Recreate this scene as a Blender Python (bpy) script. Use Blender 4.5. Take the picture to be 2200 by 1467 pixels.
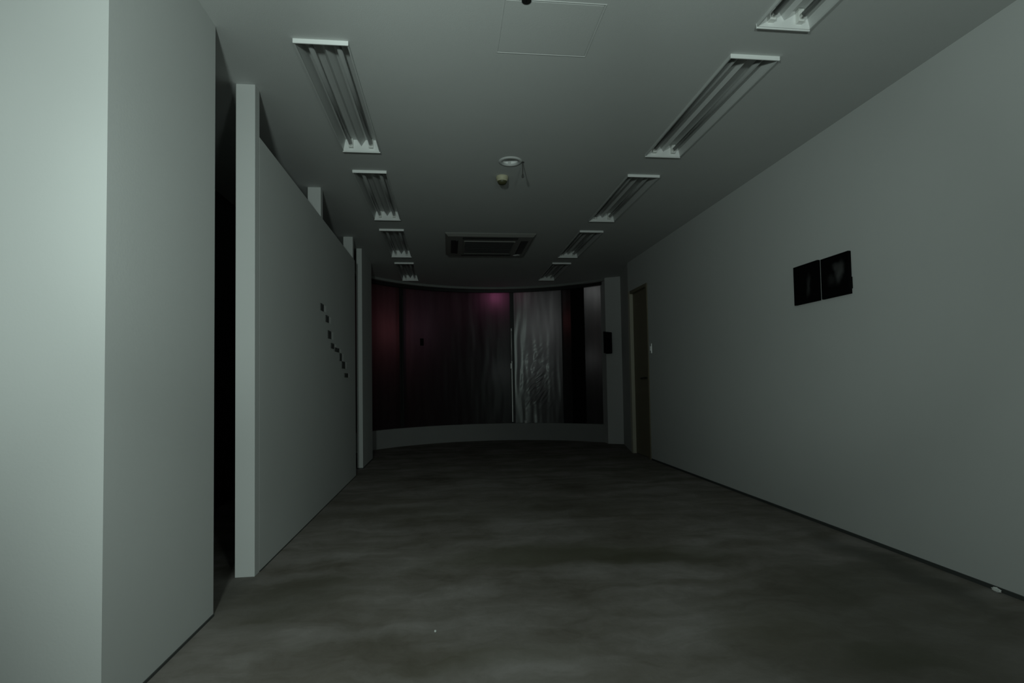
import bpy, bmesh, math, random
from mathutils import Vector, Matrix, noise
PI = math.pi
random.seed(4)
S = bpy.context.scene
for o in list(bpy.data.objects): bpy.data.objects.remove(o)
C = S.collection

# ------------------------------------------------------------------ camera
H, HC, XR, XP = 2.55, 0.9653, 2.415, -0.994
cam_d = bpy.data.cameras.new('camera'); cam = bpy.data.objects.new('camera', cam_d); C.objects.link(cam)
yaw, pit, rol = .1142, .0383, .0169
cam_d.sensor_width = 36; cam_d.lens = 1180.66*36/2200
cam_d.shift_y = (775.4-733.5)/2200; cam_d.clip_start = .02
cy_, sy_ = math.cos(yaw), math.sin(yaw); cp, sp = math.cos(pit), math.sin(pit); cr, sr = math.cos(rol), math.sin(rol)
right0 = Vector((cy_, -sy_, 0)); fwd0 = Vector((sy_, cy_, 0)); up0 = Vector((0, 0, 1))
fwd = fwd0*cp+up0*sp; up1 = up0*cp-fwd0*sp
right = right0*cr-up1*sr; up = right0*sr+up1*cr
m = Matrix((right, up, -fwd)).transposed().to_4x4(); m.translation = (0, 0, HC)
cam.matrix_world = m
S.camera = cam

# ------------------------------------------------------------------ world, exposure, lights
w = bpy.data.worlds.new('world'); S.world = w; w.use_nodes = True
w.node_tree.nodes['Background'].inputs[0].default_value = (.5, .65, .7, 1)
w.node_tree.nodes['Background'].inputs[1].default_value = .0004
S.view_settings.view_transform = 'Standard'; S.view_settings.look = 'None'
S.view_settings.gamma = 1; S.view_settings.exposure = 0; S.view_settings.use_curve_mapping = False

def lamp(name, kind, loc, power, color, size=.1, aim=None, **kw):
    d = bpy.data.lights.new(name, kind); d.energy = power; d.color = color
    if kind == 'AREA': d.size = size
    else: d.shadow_soft_size = size
    for k, v in kw.items(): setattr(d, k, v)
    o = bpy.data.objects.new(name, d); C.objects.link(o); o.location = loc
    if aim is not None: o.rotation_euler = (Vector(aim)-Vector(loc)).to_track_quat('-Z', 'Y').to_euler()
    return o
# left flash split into shaped beams, right fill spots added, deep end kept dark
LEFT_FLASH, RIGHT_FILL = Vector((-.40, -.15, 1.5)), Vector((.5, -.15, 1.5))
BEAMS = [(LEFT_FLASH, -7, 0, 18, .20), (LEFT_FLASH, -12, 0, 40, .48), (LEFT_FLASH, -40, 0, 40, .21), (LEFT_FLASH, 50, 0, 40, .49),
         (LEFT_FLASH, 10, 38, 40, .45), (LEFT_FLASH, 35, 0, 18, .27), (LEFT_FLASH, 10, 22, 16, .33), (LEFT_FLASH, 8, -40, 35, .55),
         (RIGHT_FILL, -35, 0, 45, .17), (RIGHT_FILL, 20, 40, 45, .41)]
for p, az, el, half, k in BEAMS:
    a, e = math.radians(az), math.radians(el)
    lamp('flash_fill', 'SPOT', p, 150*k, (.825, 1.0, .935), .08, p+3*Vector((math.sin(a)*math.cos(e), math.cos(a)*math.cos(e), math.sin(e))), spot_size=math.radians(2*half), spot_blend=1.0)
# street lights and signs outside the sheeted window
WC = Vector((.68, 6.87, 0))
def arc(deg, R, z=0.): a = math.radians(deg); return Vector((WC.x+R*math.sin(a), WC.y+R*math.cos(a), z))
STREET = [
 ('sign_lamp', 2.6, .17, 2.41, 1.05, (1., .25, .55)),
 ('sign_lamp', 12.5, .22, 2.44, .16, (1., .25, .5)),
 ('sign_lamp', -43., .40, 1.80, 1.1, (1., .30, .33)),
 ('sign_lamp', -29., .5, 1.85, .85, (.8, .45, .62)),
 ('sign_lamp', -15., .4, 2.2, .16, (1., .35, .5)),
 ('sign_lamp', 32.4, .22, 1.95, .15, (1., .25, .25)),
 ('street_lamp', 22., .48, 1.90, 2.1, (1., .98, .98)),
 ('street_lamp', 19., .32, 1.22, .36, (.93, 1., .98)),
 ('street_lamp', 4.8, .26, 1.15, .13, (.93, 1., .98)),
 ('street_lamp', 43., .26, 2.43, .62, (1., 1., 1.)),
 ('street_lamp', 42.5, .22, 1.33, .10, (1., 1., 1.)),
]
for n, a, d, z, p, c in STREET:
    lamp(n, 'POINT', arc(a, 2.36+d, z), p, c, .06)

# ------------------------------------------------------------------ materials
def nodes(name):
    mt = bpy.data.materials.new(name); mt.use_nodes = True
    nt = mt.node_tree; return mt, nt, nt.nodes['Principled BSDF']
def N(nt, t, **kw):
    n = nt.nodes.new(t)
    for k, v in kw.items():
        if k.startswith('i_'): n.inputs[k[2:].replace('_', ' ')].default_value = v
        else: setattr(n, k, v)
    return n
def mat(name, col, rough=.6, metal=0., var=.06, scale=8., bump=0., bscale=120., spec=.5):
    mt, nt, b = nodes(name); L = nt.links
    tc = N(nt, 'ShaderNodeTexCoord')
    nz = N(nt, 'ShaderNodeTexNoise', i_Scale=scale, i_Detail=4.); L.new(tc.outputs['Object'], nz.inputs['Vector'])
    mx = N(nt, 'ShaderNodeMixRGB'); L.new(nz.outputs['Fac'], mx.inputs[0])
    mx.inputs[1].default_value = (*[c*(1-var) for c in col], 1); mx.inputs[2].default_value = (*[min(1, c*(1+var)) for c in col], 1)
    L.new(mx.outputs[0], b.inputs['Base Color'])
    b.inputs['Roughness'].default_value = rough; b.inputs['Metallic'].default_value = metal
    b.inputs['Specular IOR Level'].default_value = spec
    if bump:
        n2 = N(nt, 'ShaderNodeTexNoise', i_Scale=bscale, i_Detail=3.); L.new(tc.outputs['Object'], n2.inputs['Vector'])
        bp = N(nt, 'ShaderNodeBump', i_Strength=bump, i_Distance=.002); L.new(n2.outputs['Fac'], bp.inputs['Height']); L.new(bp.outputs[0], b.inputs['Normal'])
    return mt
M = {}
M['wall'] = mat('painted_plaster', (.60, .61, .60), .75, var=.025, scale=2.5, bump=.15, bscale=90, spec=.25)
M['ceil'] = mat('ceiling_board', (.58, .59, .58), .85, var=.03, scale=3, bump=.25, bscale=220, spec=.2)
M['store'] = mat('store_wall_shade', (.05, .05, .05), .9, spec=.1)  # shade behind the partition put into a dark wall colour
M['ply'] = mat('partition_paint', (.60, .61, .60), .7, var=.03, scale=2, bump=.15, bscale=70, spec=.25)
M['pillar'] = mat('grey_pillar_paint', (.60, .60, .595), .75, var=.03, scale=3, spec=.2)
M['base'] = mat('vinyl_baseboard', (.055, .06, .058), .55)
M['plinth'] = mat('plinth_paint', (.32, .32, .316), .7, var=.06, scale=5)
M['enamel'] = mat('white_enamel', (.94, .95, .94), .35, var=.02)
M['reflector'] = mat('reflector_enamel', (.58, .59, .58), .5, var=.02)
M['tube'] = mat('fluorescent_tube_glass', (.27, .275, .27), .3, var=.02)
M['cap'] = mat('tube_end_cap', (.62, .62, .60), .3, metal=.8)
M['socket'] = mat('lamp_socket_plastic', (.85, .86, .83), .4)
M['ac'] = mat('air_conditioner_plastic', (.24, .235, .22), .5, var=.04)
M['acdark'] = mat('louver_shadow_plastic', (.035, .035, .033), .5)
M['cream'] = mat('cream_plastic', (.50, .475, .33), .5, var=.04)
M['creamdark'] = mat('detector_grille', (.06, .06, .025), .5)
M['alu'] = mat('aluminium_trim', (.62, .63, .62), .6)
M['frame'] = mat('dark_window_frame', (.02, .02, .02), .5)
M['board'] = mat('black_board', (.006, .006, .006), .9, spec=.1)
M['steel'] = mat('brushed_steel', (.93, .94, .93), .42, metal=.2)
M['rail'] = mat('curtain_rail_paint', (.27, .28, .27), .5)
M['door'] = mat('brown_door_veneer', (.20, .175, .12), .55, var=.12, scale=4)
M['jamblit'] = mat('lit_jamb_paint', (.55, .52, .42), .5)  # light on the far jamb's face put into a paler colour
M['lever'] = mat('dark_lever_metal', (.03, .03, .028), .4, metal=.5)
M['switch'] = mat('switch_plastic', (.75, .76, .75), .2)
M['black'] = mat('black_canvas', (.004, .004, .004), .85, spec=.08)
M['paper'] = mat('white_paper', (.75, .76, .74), .8)
M['card'] = mat('dark_card', (.06, .062, .06), .7)
M['cardmount'] = mat('grey_card_mount', (.78, .79, .78), .7)
M['cord'] = mat('dark_cord', (.06, .06, .055), .7)

def ring_fac(nt, vec, x, y, rx, ry, rot, soft):
    L = nt.links
    mp = N(nt, 'ShaderNodeMapping', vector_type='TEXTURE')
    mp.inputs['Location'].default_value = (x, y, 0); mp.inputs['Rotation'].default_value = (0, 0, rot); mp.inputs['Scale'].default_value = (rx, ry, 1)
    L.new(vec, mp.inputs['Vector'])
    ln = N(nt, 'ShaderNodeVectorMath', operation='LENGTH'); L.new(mp.outputs[0], ln.inputs[0])
    mr = N(nt, 'ShaderNodeMapRange', interpolation_type='SMOOTHSTEP'); mr.inputs['From Min'].default_value = 1+soft; mr.inputs['From Max'].default_value = 1-soft
    L.new(ln.outputs['Value'], mr.inputs['Value']); return mr.outputs[0]
def floor_material():
    mt, nt, b = nodes('worn_concrete'); L = nt.links
    tc = N(nt, 'ShaderNodeTexCoord')
    # distort the coordinates so every stain has a ragged outline
    dn = N(nt, 'ShaderNodeTexNoise', i_Scale=3.2, i_Detail=5.); L.new(tc.outputs['Object'], dn.inputs['Vector'])
    sub = N(nt, 'ShaderNodeVectorMath', operation='SUBTRACT'); L.new(dn.outputs['Color'], sub.inputs[0]); sub.inputs[1].default_value = (.5, .5, .5)
    scl = N(nt, 'ShaderNodeVectorMath', operation='SCALE'); scl.inputs['Scale'].default_value = .30; L.new(sub.outputs[0], scl.inputs[0])
    vec = N(nt, 'ShaderNodeVectorMath', operation='ADD'); L.new(tc.outputs['Object'], vec.inputs[0]); L.new(scl.outputs[0], vec.inputs[1])
    flat = N(nt, 'ShaderNodeVectorMath', operation='MULTIPLY'); L.new(vec.outputs[0], flat.inputs[0]); flat.inputs[1].default_value = (1, 1, 0)
    n1 = N(nt, 'ShaderNodeTexNoise', i_Scale=1.5, i_Detail=9., i_Roughness=.70); L.new(flat.outputs[0], n1.inputs['Vector'])
    cr1 = N(nt, 'ShaderNodeValToRGB'); L.new(n1.outputs['Fac'], cr1.inputs[0])
    e = cr1.color_ramp.elements; e[0].position = .32; e[0].color = (.155, .138, .119, 1); e[1].position = .64; e[1].color = (.29, .267, .253, 1)
    # grime drawn out across the room
    mp = N(nt, 'ShaderNodeMapping'); mp.inputs['Scale'].default_value = (.55, 1.9, 1); L.new(flat.outputs[0], mp.inputs['Vector'])
    n2 = N(nt, 'ShaderNodeTexNoise', i_Scale=2.2, i_Detail=6., i_Roughness=.6); L.new(mp.outputs[0], n2.inputs['Vector'])
    cr2 = N(nt, 'ShaderNodeValToRGB'); L.new(n2.outputs['Fac'], cr2.inputs[0])
    e = cr2.color_ramp.elements; e[0].position = .36; e[0].color = (.62, .60, .54, 1); e[1].position = .6; e[1].color = (1, 1, 1, 1)
    mul = N(nt, 'ShaderNodeMixRGB', blend_type='MULTIPLY'); mul.inputs[0].default_value = .85
    L.new(cr1.outputs[0], mul.inputs[1]); L.new(cr2.outputs[0], mul.inputs[2])
    cur = mul.outputs[0]
    for (x, y, rx, ry, rot, soft, fac, col) in [
        (.80, 3.02, .62, .17, -.10, .75, .62, (.085, .08, .05)), (1.15, 2.90, .34, .10, -.3, .7, .55, (.08, .075, .05)),
        (.35, 3.05, .45, .12, .1, .8, .40, (.12, .115, .08)), (1.75, 1.95, .75, .5, .8, .8, .45, (.10, .10, .08)),
        (1.55, 1.75, .17, .10, 0, .5, .45, (.09, .09, .065)), (1.2, 2.02, .2, .16, 0, .6, .4, (.11, .10, .07)),
        (.15, 1.95, .3, .07, .1, .7, .4, (.12, .11, .08)), (1.9, 2.45, .3, .12, .6, .7, .35, (.1, .1, .08)),
        (-.78, 2.62, .3, .28, .4, .7, .55, (.085, .08, .06)), (2.22, 2.62, .10, .55, 0, .7, .6, (.075, .075, .065)), (-1.12, 2.75, .12, .3, 0, .6, .5, (.06, .06, .05)), (.4, 4.2, 1.1, .3, 0, .8, .3, (.11, .105, .08))]:
        f = ring_fac(nt, flat.outputs[0], x, y, rx, ry, rot, soft)
        n3 = N(nt, 'ShaderNodeMath', operation='MULTIPLY'); L.new(f, n3.inputs[0]); n3.inputs[1].default_value = fac
        mx = N(nt, 'ShaderNodeMixRGB'); L.new(n3.outputs[0], mx.inputs[0]); L.new(cur, mx.inputs[1]); mx.inputs[2].default_value = (*col, 1); cur = mx.outputs[0]
    L.new(cur, b.inputs['Base Color']); b.inputs['Roughness'].default_value = .8; b.inputs['Specular IOR Level'].default_value = .15
    n4 = N(nt, 'ShaderNodeTexNoise', i_Scale=25., i_Detail=6.); L.new(tc.outputs['Object'], n4.inputs['Vector'])
    bp = N(nt, 'ShaderNodeBump', i_Strength=.25, i_Distance=.006); L.new(n4.outputs['Fac'], bp.inputs['Height']); L.new(bp.outputs[0], b.inputs['Normal'])
    return mt
M['floor'] = floor_material()

def film_material(name, trans, dark=.012, gloss=.022, rough=.38):
    mt, nt, b = nodes(name); L = nt.links; nt.nodes.remove(b)
    out = nt.nodes['Material Output']
    tc = N(nt, 'ShaderNodeTexCoord')
    mp = N(nt, 'ShaderNodeMapping'); mp.inputs['Scale'].default_value = (5, 5, .7); L.new(tc.outputs['Object'], mp.inputs['Vector'])
    nz = N(nt, 'ShaderNodeTexNoise', i_Scale=1.6, i_Detail=5.); L.new(mp.outputs[0], nz.inputs['Vector'])
    cr = N(nt, 'ShaderNodeValToRGB'); L.new(nz.outputs['Fac'], cr.inputs[0])
    e = cr.color_ramp.elements; e[0].position = .3; e[0].color = (*[t*.72 for t in trans], 1); e[1].position = .7; e[1].color = (*trans, 1)
    tr = N(nt, 'ShaderNodeBsdfTranslucent'); L.new(cr.outputs[0], tr.inputs[0])
    df = N(nt, 'ShaderNodeBsdfDiffuse'); df.inputs[0].default_value = (dark, dark, dark, 1)
    ad = N(nt, 'ShaderNodeAddShader'); L.new(tr.outputs[0], ad.inputs[0]); L.new(df.outputs[0], ad.inputs[1])
    gl = N(nt, 'ShaderNodeBsdfGlossy'); gl.inputs[0].default_value = (.9, .95, .93, 1); gl.inputs['Roughness'].default_value = rough
    mx = N(nt, 'ShaderNodeMixShader'); mx.inputs[0].default_value = gloss
    L.new(ad.outputs[0], mx.inputs[1]); L.new(gl.outputs[0], mx.inputs[2]); L.new(mx.outputs[0], out.inputs[0])
    return mt
M['film'] = film_material('dark_plastic_sheeting', (.14, .133, .14))
M['filmgrey'] = film_material('grey_plastic_sheeting', (.22, .225, .225), dark=.03, gloss=.10, rough=.3)
M['filmclear'] = film_material('pale_plastic_sheeting', (.24, .24, .24))
def glass_material():
    mt, nt, b = nodes('window_glass'); L = nt.links; nt.nodes.remove(b)
    t = N(nt, 'ShaderNodeBsdfTransparent'); t.inputs[0].default_value = (.93, .95, .95, 1)
    g = N(nt, 'ShaderNodeBsdfGlossy'); g.inputs['Roughness'].default_value = .03
    mx = N(nt, 'ShaderNodeMixShader'); mx.inputs[0].default_value = .06
    L.new(t.outputs[0], mx.inputs[1]); L.new(g.outputs[0], mx.inputs[2]); L.new(mx.outputs[0], nt.nodes['Material Output'].inputs[0]); return mt
M['glass'] = glass_material()
def canvas_material(name, blobs):
    """black canvas with faint printed grey smudges; object Y/Z coordinates"""
    mt, nt, b = nodes(name); L = nt.links
    tc = N(nt, 'ShaderNodeTexCoord'); sw = N(nt, 'ShaderNodeSeparateXYZ'); L.new(tc.outputs['Object'], sw.inputs[0])
    cb = N(nt, 'ShaderNodeCombineXYZ'); L.new(sw.outputs['Y'], cb.inputs['X']); L.new(sw.outputs['Z'], cb.inputs['Y'])
    nz = N(nt, 'ShaderNodeTexNoise', i_Scale=14., i_Detail=3.); L.new(cb.outputs[0], nz.inputs['Vector'])
    sb = N(nt, 'ShaderNodeVectorMath', operation='MULTIPLY_ADD'); L.new(nz.outputs['Color'], sb.inputs[0]); sb.inputs[1].default_value = (.05, .05, 0); sb.inputs[2].default_value = (-.025, -.025, 0)
    ad = N(nt, 'ShaderNodeVectorMath', operation='ADD'); L.new(cb.outputs[0], ad.inputs[0]); L.new(sb.outputs[0], ad.inputs[1])
    cur = None
    for (x, y, rx, ry, rot, v) in blobs:
        f = ring_fac(nt, ad.outputs[0], x, y, rx, ry, rot, .8)
        mx = N(nt, 'ShaderNodeMixRGB'); L.new(f, mx.inputs[0]); mx.inputs[2].default_value = (v, v, v, 1)
        if cur is None: mx.inputs[1].default_value = (.003, .003, .003, 1)
        else: L.new(cur, mx.inputs[1])
        cur = mx.outputs[0]
    L.new(cur, b.inputs['Base Color']); b.inputs['Roughness'].default_value = .9; b.inputs['Specular IOR Level'].default_value = .05
    return mt

# ------------------------------------------------------------------ mesh helpers
def BM(): return bmesh.new()
def box(bm, x0, x1, y0, y1, z0, z1):
    v = [bm.verts.new(p) for p in ((x0, y0, z0), (x1, y0, z0), (x1, y1, z0), (x0, y1, z0), (x0, y0, z1), (x1, y0, z1), (x1, y1, z1), (x0, y1, z1))]
    for f in ((0, 3, 2, 1), (4, 5, 6, 7), (0, 1, 5, 4), (1, 2, 6, 5), (2, 3, 7, 6), (3, 0, 4, 7)): bm.faces.new([v[i] for i in f])
    return bm
def prism(bm, pts, z0, z1):
    a = [bm.verts.new((x, y, z0)) for x, y in pts]; b = [bm.verts.new((x, y, z1)) for x, y in pts]
    n = len(pts); bm.faces.new(a[::-1]); bm.faces.new(b)
    for i in range(n): bm.faces.new((a[i], a[(i+1) % n], b[(i+1) % n], b[i]))
    return bm
def extrude_y(bm, prof, y0, y1, cap=True):
    a = [bm.verts.new((x, y0, z)) for x, z in prof]; b = [bm.verts.new((x, y1, z)) for x, z in prof]; n = len(prof)
    for i in range(n): bm.faces.new((a[i], b[i], b[(i+1) % n], a[(i+1) % n]))
    if cap: bm.faces.new(a); bm.faces.new(b[::-1])
    return bm
def tube(bm, p0, p1, r, seg=14):
    p0, p1 = Vector(p0), Vector(p1); d = p1-p0
    q = d.to_track_quat('Z', 'Y').to_matrix().to_4x4(); q.translation = (p0+p1)/2
    bmesh.ops.create_cone(bm, cap_ends=True, segments=seg, radius1=r, radius2=r, depth=d.length, matrix=q); return bm
def lathe(bm, prof, seg=40, cap=False):
    rows = [[bm.verts.new((r*math.cos(2*PI*i/seg), r*math.sin(2*PI*i/seg), z)) for i in range(seg)] for r, z in prof]
    for a, b in zip(rows, rows[1:]):
        for i in range(seg): bm.faces.new((a[i], a[(i+1) % seg], b[(i+1) % seg], b[i]))
    if cap: bm.faces.new(rows[-1]); bm.faces.new(rows[0][::-1])
    return bm
def arcslab(bm, a0, a1, r0, r1, z0, z1, step=1.5):
    n = max(2, int(abs(a1-a0)/step)+1); rows = []
    for i in range(n+1):
        a = a0+(a1-a0)*i/n
        rows.append([bm.verts.new(arc(a, r, z)) for r, z in ((r0, z0), (r1, z0), (r1, z1), (r0, z1))])
    for p, q in zip(rows, rows[1:]):
        for k in range(4): bm.faces.new((p[k], q[k], q[(k+1) % 4], p[(k+1) % 4]))
    bm.faces.new(rows[0]); bm.faces.new(rows[-1][::-1]); return bm
def obj(name, bm, m, parent=None, bevel=0., smooth=False):
    bmesh.ops.recalc_face_normals(bm, faces=bm.faces)
    me = bpy.data.meshes.new(name); bm.to_mesh(me); bm.free(); me.materials.append(m if not isinstance(m, str) else M[m])
    if smooth:
        for p in me.polygons: p.use_smooth = True
    o = bpy.data.objects.new(name, me); C.objects.link(o)
    if parent: o.parent = parent
    if bevel:
        b = o.modifiers.new('bevel', 'BEVEL'); b.width = bevel; b.segments = 2; b.limit_method = 'ANGLE'
    return o
def tag(o, label, cat, group=None):
    o['label'] = label; o['category'] = cat
    if group: o['group'] = group
    return o
def thing(name, label, cat, loc=(0, 0, 0), group=None):
    o = bpy.data.objects.new(name, None); C.objects.link(o); o.location = loc; o.empty_display_size = .05
    return tag(o, label, cat, group)
def struct(o): o['kind'] = 'structure'; return o
def dup(root, loc, label):
    r = root.copy(); C.objects.link(r); r.location = loc; r['label'] = label
    for ch in list(root.children):
        c = ch.copy(); C.objects.link(c); c.parent = r
        for g in ch.children:
            d = g.copy(); C.objects.link(d); d.parent = c
    return r

# ------------------------------------------------------------------ setting
struct(obj('floor', box(BM(), -3.1, 2.75, -3.1, 10.6, -.1, 0), 'floor'))
# ceiling with real openings for the recessed lights
LX0, LX1, RX0, RX1 = -.692, -.444, 1.387, 1.643
LY = [(2.545, 3.745), (4.105, 5.30), (5.665, 6.865), (7.235, 8.43)]
RY = [(1.065, 2.265), (2.485, 3.676), (4.045, 5.235), (5.605, 6.805), (7.165, 8.36)]
DLX, DLY, DLR = .455, 3.862, .075
holes = [(LX0+.004, LX1-.004, a+.004, b-.004) for a, b in LY]+[(RX0+.004, RX1-.004, a+.004, b-.004) for a, b in RY]+[(DLX-.055, DLX+.055, DLY-.055, DLY+.055)]
xs = sorted({-3.1, 2.75, *[h[0] for h in holes], *[h[1] for h in holes]}); ys = sorted({-3.1, 10.6, *[h[2] for h in holes], *[h[3] for h in holes]})
bm = BM(); vv = {}
def cv(x, y, z):
    k = (x, y, z)
    if k not in vv: vv[k] = bm.verts.new(k)
    return vv[k]
solid = {}
for i in range(len(xs)-1):
    for j in range(len(ys)-1):
        mx, my = (xs[i]+xs[i+1])/2, (ys[j]+ys[j+1])/2
        solid[i, j] = not any(h[0] < mx < h[1] and h[2] < my < h[3] for h in holes)
for (i, j), s in solid.items():
    if not s: continue
    x0, x1, y0, y1 = xs[i], xs[i+1], ys[j], ys[j+1]
    for z in (H, H+.02): bm.faces.new([cv(*p, z) for p in ((x0, y0), (x1, y0), (x1, y1), (x0, y1))])
    for di, dj, a, b in ((-1, 0, (x0, y0), (x0, y1)), (1, 0, (x1, y0), (x1, y1)), (0, -1, (x0, y0), (x1, y0)), (0, 1, (x0, y1), (x1, y1))):
        if not solid.get((i+di, j+dj), False): bm.faces.new([cv(*a, H), cv(*b, H), cv(*b, H+.02), cv(*a, H+.02)])
struct(obj('ceiling', bm, 'ceil'))
# right wall with the door opening, then the slanted piece running to the pillar
DY0, DY1, DZ = 6.44, 7.135, 2.15
bm = BM()
box(bm, XR, XR+.14, -3.1, DY0, 0, H); box(bm, XR, XR+.14, DY0, DY1, DZ, H)
prism(bm, [(XR, DY1), (XR, 7.16), (2.612, 8.1), (2.612, 8.9), (2.75, 8.9), (2.75, DY1)], 0, H)
struct(obj('wall_right', bm, 'wall'))
struct(obj('wall_left', box(BM(), -3.0, -1.002, 1.734, 2.489, 0, H), 'wall'))
struct(obj('wall_side', box(BM(), -3.1, -3.0, -3.1, 2.489, 0, H), 'wall'))
struct(obj('wall_rear', box(BM(), -3.0, XR, -3.1, -3.0, 0, H), 'wall'))
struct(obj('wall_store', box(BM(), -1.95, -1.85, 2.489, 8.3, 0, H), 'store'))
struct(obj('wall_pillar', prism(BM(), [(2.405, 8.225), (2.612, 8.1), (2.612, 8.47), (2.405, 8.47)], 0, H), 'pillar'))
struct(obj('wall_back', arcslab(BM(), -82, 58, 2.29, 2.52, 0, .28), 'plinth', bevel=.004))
struct(obj('trim_1', arcslab(BM(), -82, 51, 2.20, 2.27, 2.516, H), 'rail'))
# baseboards: a low vinyl strip, dark
struct(obj('baseboard_right', box(BM(), XR-.006, XR, -3.0, DY0-.01, 0, .019), 'base'))
struct(obj('baseboard_left', box(BM(), -1.002, -.998, 1.9, 2.489, 0, .010), 'base'))

# ------------------------------------------------------------------ curved window
win = struct(bpy.data.objects.new('window_1', None)); C.objects.link(win)
def sheet(name, m, a0, a1, z0, z1, R, res, amp, diag=None, seed=0.):
    bm = BM(); na = max(2, int(math.radians(a1-a0)*R/res)); nz = int((z1-z0)/res); g = []
    for j in range(nz+1):
        row = []
        for i in range(na+1):
            a = a0+(a1-a0)*i/na; z = z0+(z1-z0)*j/nz; s = math.radians(a)*R
            d = amp*noise.noise(Vector((s*7+seed, z*1.1, seed)))+amp*.5*noise.noise(Vector((s*16+seed, z*2.4, 3+seed)))
            if diag:
                ds, dz, am = diag; k = math.exp(-(((s-ds)/.2)**2+((z-dz)/.38)**2))
                u = (s-ds)*.75+(z-dz)*-.66; v = (s-ds)*.66+(z-dz)*.75
                d += am*k*(abs(noise.noise(Vector((u*17, v*5, 7+seed))))-.3)*2
            row.append(bm.verts.new(arc(a, R+d, z)))
        g.append(row)
    for j in range(nz):
        for i in range(na): bm.faces.new((g[j][i], g[j][i+1], g[j+1][i+1], g[j+1][i]))
    return obj(name, bm, m, win, smooth=True)
ZB, ZT = .28, 2.475
GR = 2.36
film_l = sheet('film', 'film', -62, -37.6, ZB, ZT, GR, .025, .006, seed=1.)
film_m = sheet('film', 'film', -36.4, 8.7, ZB, ZT, GR, .022, .0065, seed=5.)
film_d = sheet('film', 'filmgrey', 10.1, 30.2, ZB, ZT, GR, .012, .011, (math.radians(20)*GR, 1.02, .018), seed=9.)
film_n = sheet('film', 'film', 30.3, 34.2, ZB, ZT, GR, .025, .003, seed=12.)
film_r = sheet('film', 'filmclear', 39.7, 54, ZB, ZT, GR, .02, .006, seed=15.)
film_d['label'] = 'grey wrinkled plastic film'; film_m['label'] = 'dark plastic film with pink glow'; film_r['label'] = 'pale plastic film by the pillar'
for a0, a1 in ((-62, -37.6), (-36.4, 8.7), (10.1, 30.2), (30.3, 34.2), (39.7, 54)):
    obj('pane', arcslab(BM(), a0, a1, GR+.03, GR+.036, ZB, ZT), 'glass', win)
for a in (9.4, 30.3): obj('spill_fin', arcslab(BM(), a-.7, a+.7, GR+.061, GR+.34, ZB, ZT), 'frame', win)  # unseen fins, added to stop lamp light spilling between panes
for a0, a1 in ((-37.9, -36.3), (8.55, 10.2), (30.15, 30.4)):
    obj('mullion', arcslab(BM(), a0, a1, GR-.02, GR+.06, ZB, ZT), 'frame', win, bevel=.002)
obj('blackout_board', arcslab(BM(), 34.1, 39.75, GR-.02, GR+.05, ZB, ZT), 'board', win)
obj('top_rail', arcslab(BM(), -82, 54, GR-.06, GR+.06, ZT, H), 'frame', win)
obj('jamb', arcslab(BM(), -82, -62, GR-.02, GR+.05, ZB, ZT), 'board', win)
sb = obj('stile', arcslab(BM(), 8.85, 9.35, GR-.04, GR-.021, ZB+.02, 1.87), 'steel', win, bevel=.004); sb['label'] = 'bright vertical metal strip at the meeting of the panes'
lk = obj('lock', arcslab(BM(), 8.55, 9.2, GR-.07, GR-.04, 1.19, 1.28), 'steel', win, bevel=.003); lk['label'] = 'small bright metal lock'
ph = obj('pull_handle', tube(tube(tube(BM(), arc(9.1, GR-.075, 1.32), arc(9.1, GR-.075, 1.82), .011), arc(9.1, GR-.02, 1.36), arc(9.1, GR-.075, 1.36), .008), arc(9.1, GR-.02, 1.78), arc(9.1, GR-.075, 1.78), .008), 'steel', win, smooth=True)
ph['label'] = 'bright vertical pull bar'
bm = BM(); tube(bm, arc(-37.1, GR-.045, .55), arc(-37.1, GR-.045, 2.35), .006); obj('cord', bm, 'frame', win)
dp = obj('patch', arcslab(BM(), -29., -27.5, GR-.022, GR-.012, 1.575, 1.69), 'board', win, bevel=.003); dp['label'] = 'small dark square patch on the film'

# ------------------------------------------------------------------ door
dr = struct(bpy.data.objects.new('door_1', None)); C.objects.link(dr); dr.location = (XR, 6.79, 0)
y0, y1 = DY0-6.79, DY1-6.79
obj('door_leaf', box(BM(), .03, .065, y0+.05, y1-.07, .006, DZ-.04), 'door', dr, bevel=.003)
bm = BM(); box(bm, -.012, .11, y0, y0+.05, 0, DZ); box(bm, -.012, .11, y0+.05, y1-.07, DZ-.04, DZ); obj('door_frame', bm, 'door', dr, bevel=.003)
jb = obj('door_jamb', box(BM(), -.014, .11, y1-.07, y1, 0, DZ), 'jamblit', dr, bevel=.003); jb['label'] = 'paler far door jamb'
bm = BM(); tube(bm, (.03, y0+.11, .99), (-.03, y0+.11, .99), .011); tube(bm, (-.028, y0+.105, .99), (-.028, y0+.22, .985), .010)
lathe_m = Matrix.Rotation(PI/2, 4, 'Y'); bmesh.ops.create_cone(bm, cap_ends=True, segments=20, radius1=.026, radius2=.026, depth=.008, matrix=Matrix.Translation((.026, y0+.11, .99)) @ lathe_m)
hd = obj('door_handle', bm, 'lever', dr, smooth=False); hd['label'] = 'dark lever handle'

# ------------------------------------------------------------------ light switch beside the door
t = thing('light_switch', 'small glossy white light switch plate on the right wall beside the brown door', 'switch', (XR, 6.365, 1.34))
obj('plate', box(BM(), -.010, 0, -.036, .036, -.06, .06), 'switch', t, bevel=.004)
obj('rocker', box(BM(), -.016, -.009, -.016, .016, -.028, .028), 'switch', t, bevel=.003)

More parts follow.
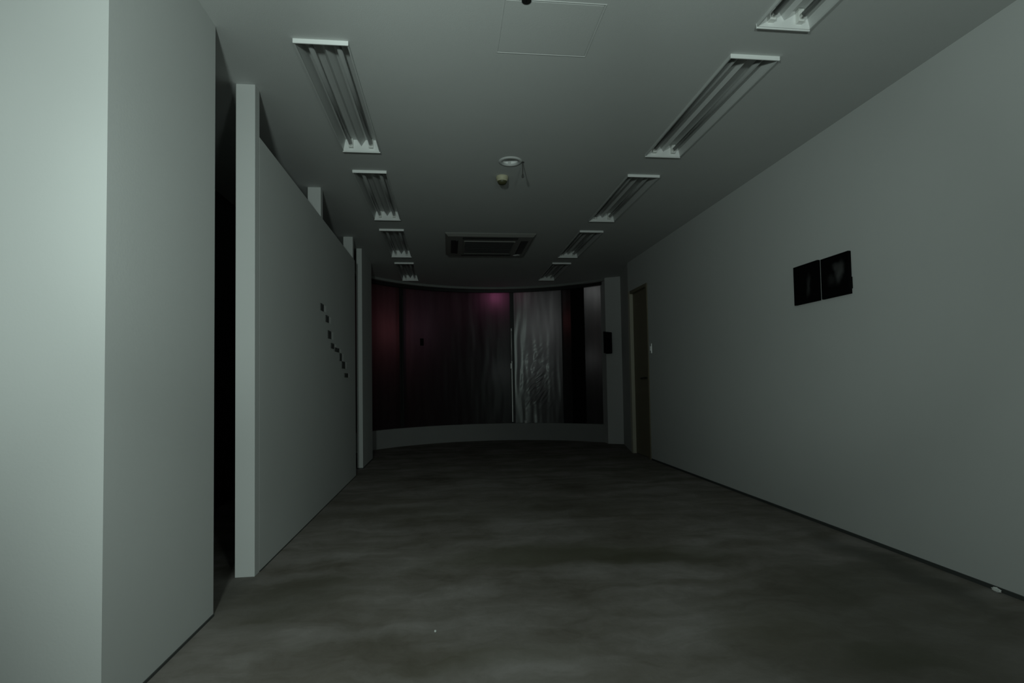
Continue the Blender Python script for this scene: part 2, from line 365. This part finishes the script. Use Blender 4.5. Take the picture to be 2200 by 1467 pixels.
# ------------------------------------------------------------------ partition
pt = thing('partition_wall', 'long low white partition standing along the left side, posts reaching the ceiling', 'partition', (-1.0, 3, 0))
def at(x0, x1, a0, a1, z0, z1): return box(BM(), x0+1.0, x1+1.0, a0-3, a1-3, z0, z1)
pn = obj('panel', at(-1.004, XP, 3.03, 6.02, .004, 2.30), 'ply', pt, bevel=.0015)
po = obj('post', at(-1.090, XP, 2.961, 3.03, 0, H), 'ply', pt, bevel=.002); po['label'] = 'near end post from floor to ceiling'
obj('post', at(-1.105, -1.004, 4.489, 4.56, 0, H), 'ply', pt, bevel=.002)
obj('post', at(-1.108, -1.010, 5.99, 6.06, 0, H), 'ply', pt, bevel=.002)
obj('skirting', at(-1.004, XP+.003, 3.03, 6.02, 0, .006), 'base', pt)
p2 = thing('partition_wall', 'narrow full-height white partition end beyond the long low partition, beside the window', 'partition', (-1.03, 6.9, 0))
obj('panel', box(BM(), -.03, .035, -.395, .40, 0, H), 'ply', p2, bevel=.003)
obj('foot', box(BM(), -.032, .038, -.399, .404, 0, .012), 'base', p2)

# ------------------------------------------------------------------ cards on the partition
cards = [(4.462, 1.581, .10, .055, 'uppermost of the small dark cards pinned on the white partition'),
 (4.643, 1.510, .11, .055, 'second small dark card from the top, with a paler strip beside it'),
 (4.729, 1.387, .12, .065, 'third small dark card from the top, above the wide pair'),
 (4.846, 1.301, .12, .045, 'fourth small card from the top, touching the wide low one'),
 (5.032, 1.278, .19, .035, 'widest and lowest-shaped dark card, fifth from the top'),
 (5.199, 1.222, .09, .070, 'thin upright dark card, sixth from the top'),
 (5.331, 1.153, .15, .065, 'seventh dark card from the top, a plain upright rectangle'),
 (5.469, 1.058, .17, .040, 'lowest and faintest of the small cards on the white partition')]
for k, (y, z, wd, ht, lab) in enumerate(cards):
    t = thing('pinned_card', lab, 'card', (XP, y, z), 'small cards stepping down the partition')
    obj('card', box(BM(), 0, .006, -wd/2, wd/2, -ht/2, ht/2), 'card' if k < 7 else M['cord'], t, bevel=.001)
    obj('mount', box(BM(), 0, .003, wd/2, wd/2+.10, -ht/2, ht/2), 'cardmount', t)
    bm = BM(); bmesh.ops.create_uvsphere(bm, u_segments=10, v_segments=6, radius=.005, matrix=Matrix.Translation((.008, 0, ht/2-.008))); obj('pin', bm, 'card', t, smooth=True)

# ------------------------------------------------------------------ pictures on the right wall
def picture(y0, y1, z0, z1, label, mt, notch):
    t = thing('canvas_picture', label, 'picture', (XR, (y0+y1)/2, (z0+z1)/2), 'pair of black pictures on the right wall')
    h, v = (y1-y0)/2, (z1-z0)/2
    obj('canvas', box(BM(), -.022, -.002, -h, h, -v, v), mt, t, bevel=.002)
    bm = BM(); box(bm, -.006, -.0001, -h+.02, h-.02, -v+.02, v-.02); obj('stretcher', bm, 'black', t)
    if notch:
        tb = obj('tab', prism(BM(), [(-.012, -h), (-.004, -h), (-.004, -h-.007), (-.008, -h-.006)], -.10, -.03), 'black', t); tb['label'] = 'loose black strip on the right edge'
    return t
picture(3.306, 3.560, 1.463, 1.728, 'plain black square picture on the right wall, the farther of the pair', canvas_material('canvas_smudge', [(-.03, -.02, .016, .055, .1, .035)]), False)
picture(3.029, 3.277, 1.463, 1.722, 'black square picture with a faint grey figure, the nearer of the pair', canvas_material('canvas_figure', [(-.045, .015, .028, .05, .35, .07), (-.02, .05, .03, .018, .4, .05), (.03, -.02, .03, .03, 0, .02)]), True)
# black box on the pillar, its left side standing farther out
bm = BM(); prism(bm, [(2.47, 8.186), (2.462, 8.10), (2.30, 7.95), (2.29, 7.965), (2.412, 8.2208)], 0, .32)
bmesh.ops.translate(bm, verts=bm.verts, vec=(-2.38, -8.1, 0))
pb = obj('wall_box', bm, 'black', bevel=.004); pb.location = (2.38, 8.1, 1.375)
tag(pb, 'small upright black box hanging on the pale pillar at the right end of the window', 'box')

# ------------------------------------------------------------------ ceiling lights
def luminaire(W, L, loc, label, group):
    """origin: ceiling level, centre of the near end; x across, y along"""
    t = thing('ceiling_light', label, 'ceiling light', loc, group)
    h = W/2; lip = .007; dn = -.020
    for y in (0, L-lip): obj('end_flange', box(BM(), -h, h, y, y+lip, dn, .012), 'enamel', t, bevel=.0015)
    for x in (-h, h-lip): obj('side_flange', box(BM(), x, x+lip, lip, L-lip, dn+.005, .012), 'reflector', t, bevel=.001)
    i = h-lip
    top = [(-i, -.006), (-i+.014, .062), (-.028, .062), (0, .018), (.028, .062), (i-.014, .062), (i, -.006)]
    prof = top+[(x, z+.004) for x, z in top[::-1]]
    bm = BM(); extrude_y(bm, prof, lip, L-lip); obj('reflector', bm, 'reflector', t)
    for y in (lip+.002, L-lip-.006):
        bm = BM(); box(bm, -i, i, y, y+.004, -.016, .064); obj('end_plate', bm, 'enamel', t)
    xt = i*.56
    for s in (-1, 1):
        tb = obj('tube', tube(BM(), (s*xt, .05, .022), (s*xt, L-.05, .022),   .0125, 18), 'tube', t, smooth=False)
        for p in tb.data.polygons: p.use_smooth = len(p.vertices) == 4
        for ya, yb in ((.042, .058), (L-.058, L-.042)): obj('tube_cap', tube(BM(), (s*xt, ya, .022), (s*xt, yb, .022), .0132, 18), 'cap', tb)
        for y in (lip+.006, L-lip-.032): obj('socket', box(BM(), s*xt-.014, s*xt+.014, y, y+.026, .002, .06), 'socket', t, bevel=.002)
    return t
GL, GRR = 'left row of unlit ceiling lights', 'right row of unlit ceiling lights'
l0 = luminaire(LX1-LX0, 1.2, ((LX0+LX1)/2, LY[0][0], H), 'unlit twin-tube ceiling light, nearest and largest of the left row', GL)
for k, lab in ((1, 'unlit twin-tube ceiling light, second of the left row from the front'), (2, 'unlit twin-tube ceiling light, third of the left row, left of the ceiling air conditioner'), (3, 'unlit twin-tube ceiling light of the left row, last before the window')):
    dup(l0, ((LX0+LX1)/2, LY[k][0], H), lab)
r0 = luminaire(RX1-RX0, 1.19, ((RX0+RX1)/2, RY[1][0], H), 'unlit twin-tube ceiling light, the largest whole one of the right row', GRR)
for k, lab in ((0, 'unlit twin-tube ceiling light of the right row, cut off by the top of the photo'), (2, 'unlit twin-tube ceiling light, third of the right row from the front'), (3, 'unlit twin-tube ceiling light, fourth of the right row, right of the ceiling air conditioner'), (4, 'unlit twin-tube ceiling light of the right row, last before the window')):
    dup(r0, ((RX0+RX1)/2, RY[k][1]-1.19, H), lab)

# ------------------------------------------------------------------ ceiling air conditioner
ac = thing('air_conditioner', 'square grey four-way cassette air conditioner in the ceiling near the window', 'air conditioner', (.462, 6.24, H))
h = .485
bm = BM()
def frust(bm, a, b, za, zb):
    va = [bm.verts.new((x*a, y*a, za)) for x, y in ((-1, -1), (1, -1), (1, 1), (-1, 1))]; vb = [bm.verts.new((x*b, y*b, zb)) for x, y in ((-1, -1), (1, -1), (1, 1), (-1, 1))]
    for i in range(4): bm.faces.new((va[i], va[(i+1) % 4], vb[(i+1) % 4], vb[i]))
    bm.faces.new(vb); bm.faces.new(va[::-1])
frust(bm, h, h, 0, -.012); frust(bm, h-.002, h-.03, -.012, -.036)
obj('panel', bm, 'ac', ac, bevel=.003)
bm = BM(); g = .27
for k in range(-9, 10): box(bm, -g, g, k*.028-.006, k*.028+.006, -.044, -.037)
box(bm, -g, g, -g, g, -.0375, -.0362); obj('intake_grille', bm, 'acdark', ac)
bm = BM()
for a in (-1, 1):
    box(bm, -g-.012, g+.012, a*(g+.006)-.006, a*(g+.006)+.006, -.046, -.036); box(bm, a*(g+.006)-.006, a*(g+.006)+.006, -g, g, -.046, -.036)
obj('grille_frame', bm, 'ac', ac, bevel=.002)
for q in range(4):
    bm = BM(); box(bm, -.30, .30, -.425, -.345, -.0375, -.0362)
    lv = obj('outlet', bm, 'acdark', ac); lv.rotation_euler = (0, 0, q*PI/2)
    bm = BM(); box(bm, -.295, .295, -.372, -.350, -.043, -.0378); v = obj('louver', bm, 'acdark', lv, bevel=.002)
bm = BM(); prism(bm, [(.33, .38), (.38, .33), (.41, .36), (.36, .41)], -.041, -.0362); lg = obj('indicator', bm, 'enamel', ac, bevel=.001); lg['label'] = 'small pale indicator corner'

# ------------------------------------------------------------------ downlight, smoke detector, access panel
t = thing('downlight', 'round recessed ceiling downlight with a pale inside, in front of the smoke detector', 'downlight', (DLX, DLY, H))
obj('ring', lathe(BM(), [(.056, .004), (.056, -.004), (.070, -.010), (.082, -.006), (.084, 0)]), 'ceil', t, smooth=True)
obj('reflector', lathe(BM(), [(.0565, .0), (.056, .05), (.045, .09), (.002, .095)]), 'enamel', t, smooth=True)
bm = BM(); bmesh.ops.create_uvsphere(bm, u_segments=20, v_segments=12, radius=.028, matrix=Matrix.Translation((0, 0, .066))); obj('bulb', bm, 'tube', t, smooth=True)
t = thing('pull_cord', 'thin dark cord hanging from the ceiling at the right edge of the round downlight', 'cord', (.545, 3.87, H))
obj('string', tube(BM(), (0, 0, 0), (0, 0, -.105), .0035, 8), 'cord', t)
obj('bob', lathe(BM(), [(.001, -.085), (.007, -.092), (.009, -.112), (.001, -.118)], 12), 'cord', t, smooth=True)
obj('rose', lathe(BM(), [(.012, 0), (.012, -.004), (.001, -.006)], 16), 'cord', t)
t = thing('smoke_detector', 'round cream smoke detector on the ceiling behind the downlight', 'smoke detector', (.425, 4.165, H))
obj('base', lathe(BM(), [(.047, 0), (.047, -.016), (.045, -.022), (.002, -.022)]), 'cream', t)
obj('body', lathe(BM(), [(.043, -.021), (.042, -.030), (.036, -.038), (.002, -.038)]), 'cream', t)
obj('sensor_cap', lathe(BM(), [(.037, -.036), (.036, -.044), (.028, -.056), (.016, -.060), (.002, -.061)]), 'creamdark', t, smooth=True)
ax0, ax1, ay0, ay1 = .245, .682, 2.195, 2.572
t = thing('access_panel', 'square flush access hatch in the ceiling between the two rows of lights', 'hatch', ((ax0+ax1)/2, (ay0+ay1)/2, H))
hx, hy = (ax1-ax0)/2, (ay1-ay0)/2
bm = BM(); f = .005
box(bm, -hx, hx, -hy, -hy+f, -.0025, 0); box(bm, -hx, hx, hy-f, hy, -.0025, 0); box(bm, -hx, -hx+f, -hy+f, hy-f, -.0025, 0); box(bm, hx-f, hx, -hy+f, hy-f, -.0025, 0)
obj('frame', bm, 'alu', t, bevel=.001)
obj('lid', box(BM(), -hx+.010, hx-.010, -hy+.010, hy-.010, -.002, 0), 'ceil', t, bevel=.001)
lt = obj('latch', lathe(BM(), [(.020, -.003), (.020, -.006), (.016, -.007), (.002, -.0065)], 20), 'lever', t); lt.location = (-.125, -hy+.004, 0)

# ------------------------------------------------------------------ small things
def scrap(name, label, loc, r, h, seed, m, flat=.5):
    bm = BM(); bmesh.ops.create_icosphere(bm, subdivisions=3, radius=1)
    for v in bm.verts:
        k = 1+.45*noise.noise(v.co*2.3+Vector((seed, 0, 0))); v.co = Vector((v.co.x*r[0]*k, v.co.y*r[1]*k, v.co.z*h*.5*k))
    z = min(v.co.z for v in bm.verts); bmesh.ops.translate(bm, verts=bm.verts, vec=(0, 0, -z))
    o = obj(name, bm, m); o.location = loc; return tag(o, label, 'scrap')
scrap('paper_scrap', 'tiny crumpled white scrap lying on the concrete floor near the camera', (-.066, 2.194, 0), (.004, .007), .007, 3, 'paper')
scrap('paper_scrap', 'white crumpled scrap against the foot of the right wall', (2.398, 2.215, 0), (.008, .020), .018, 8, 'paper')
t = thing('small_box', 'tiny bright box on the window ledge at the foot of the grey pane', 'box', (*arc(14.6, 2.318)[:2], .28))
t.rotation_euler = (0, 0, -math.radians(14.6))
obj('carton', box(BM(), -.022, .022, -.018, .018, 0, .038), 'paper', t, bevel=.002)
obj('lid', box(BM(), -.0235, .0235, -.0195, .0195, .028, .040), 'switch', t, bevel=.001)
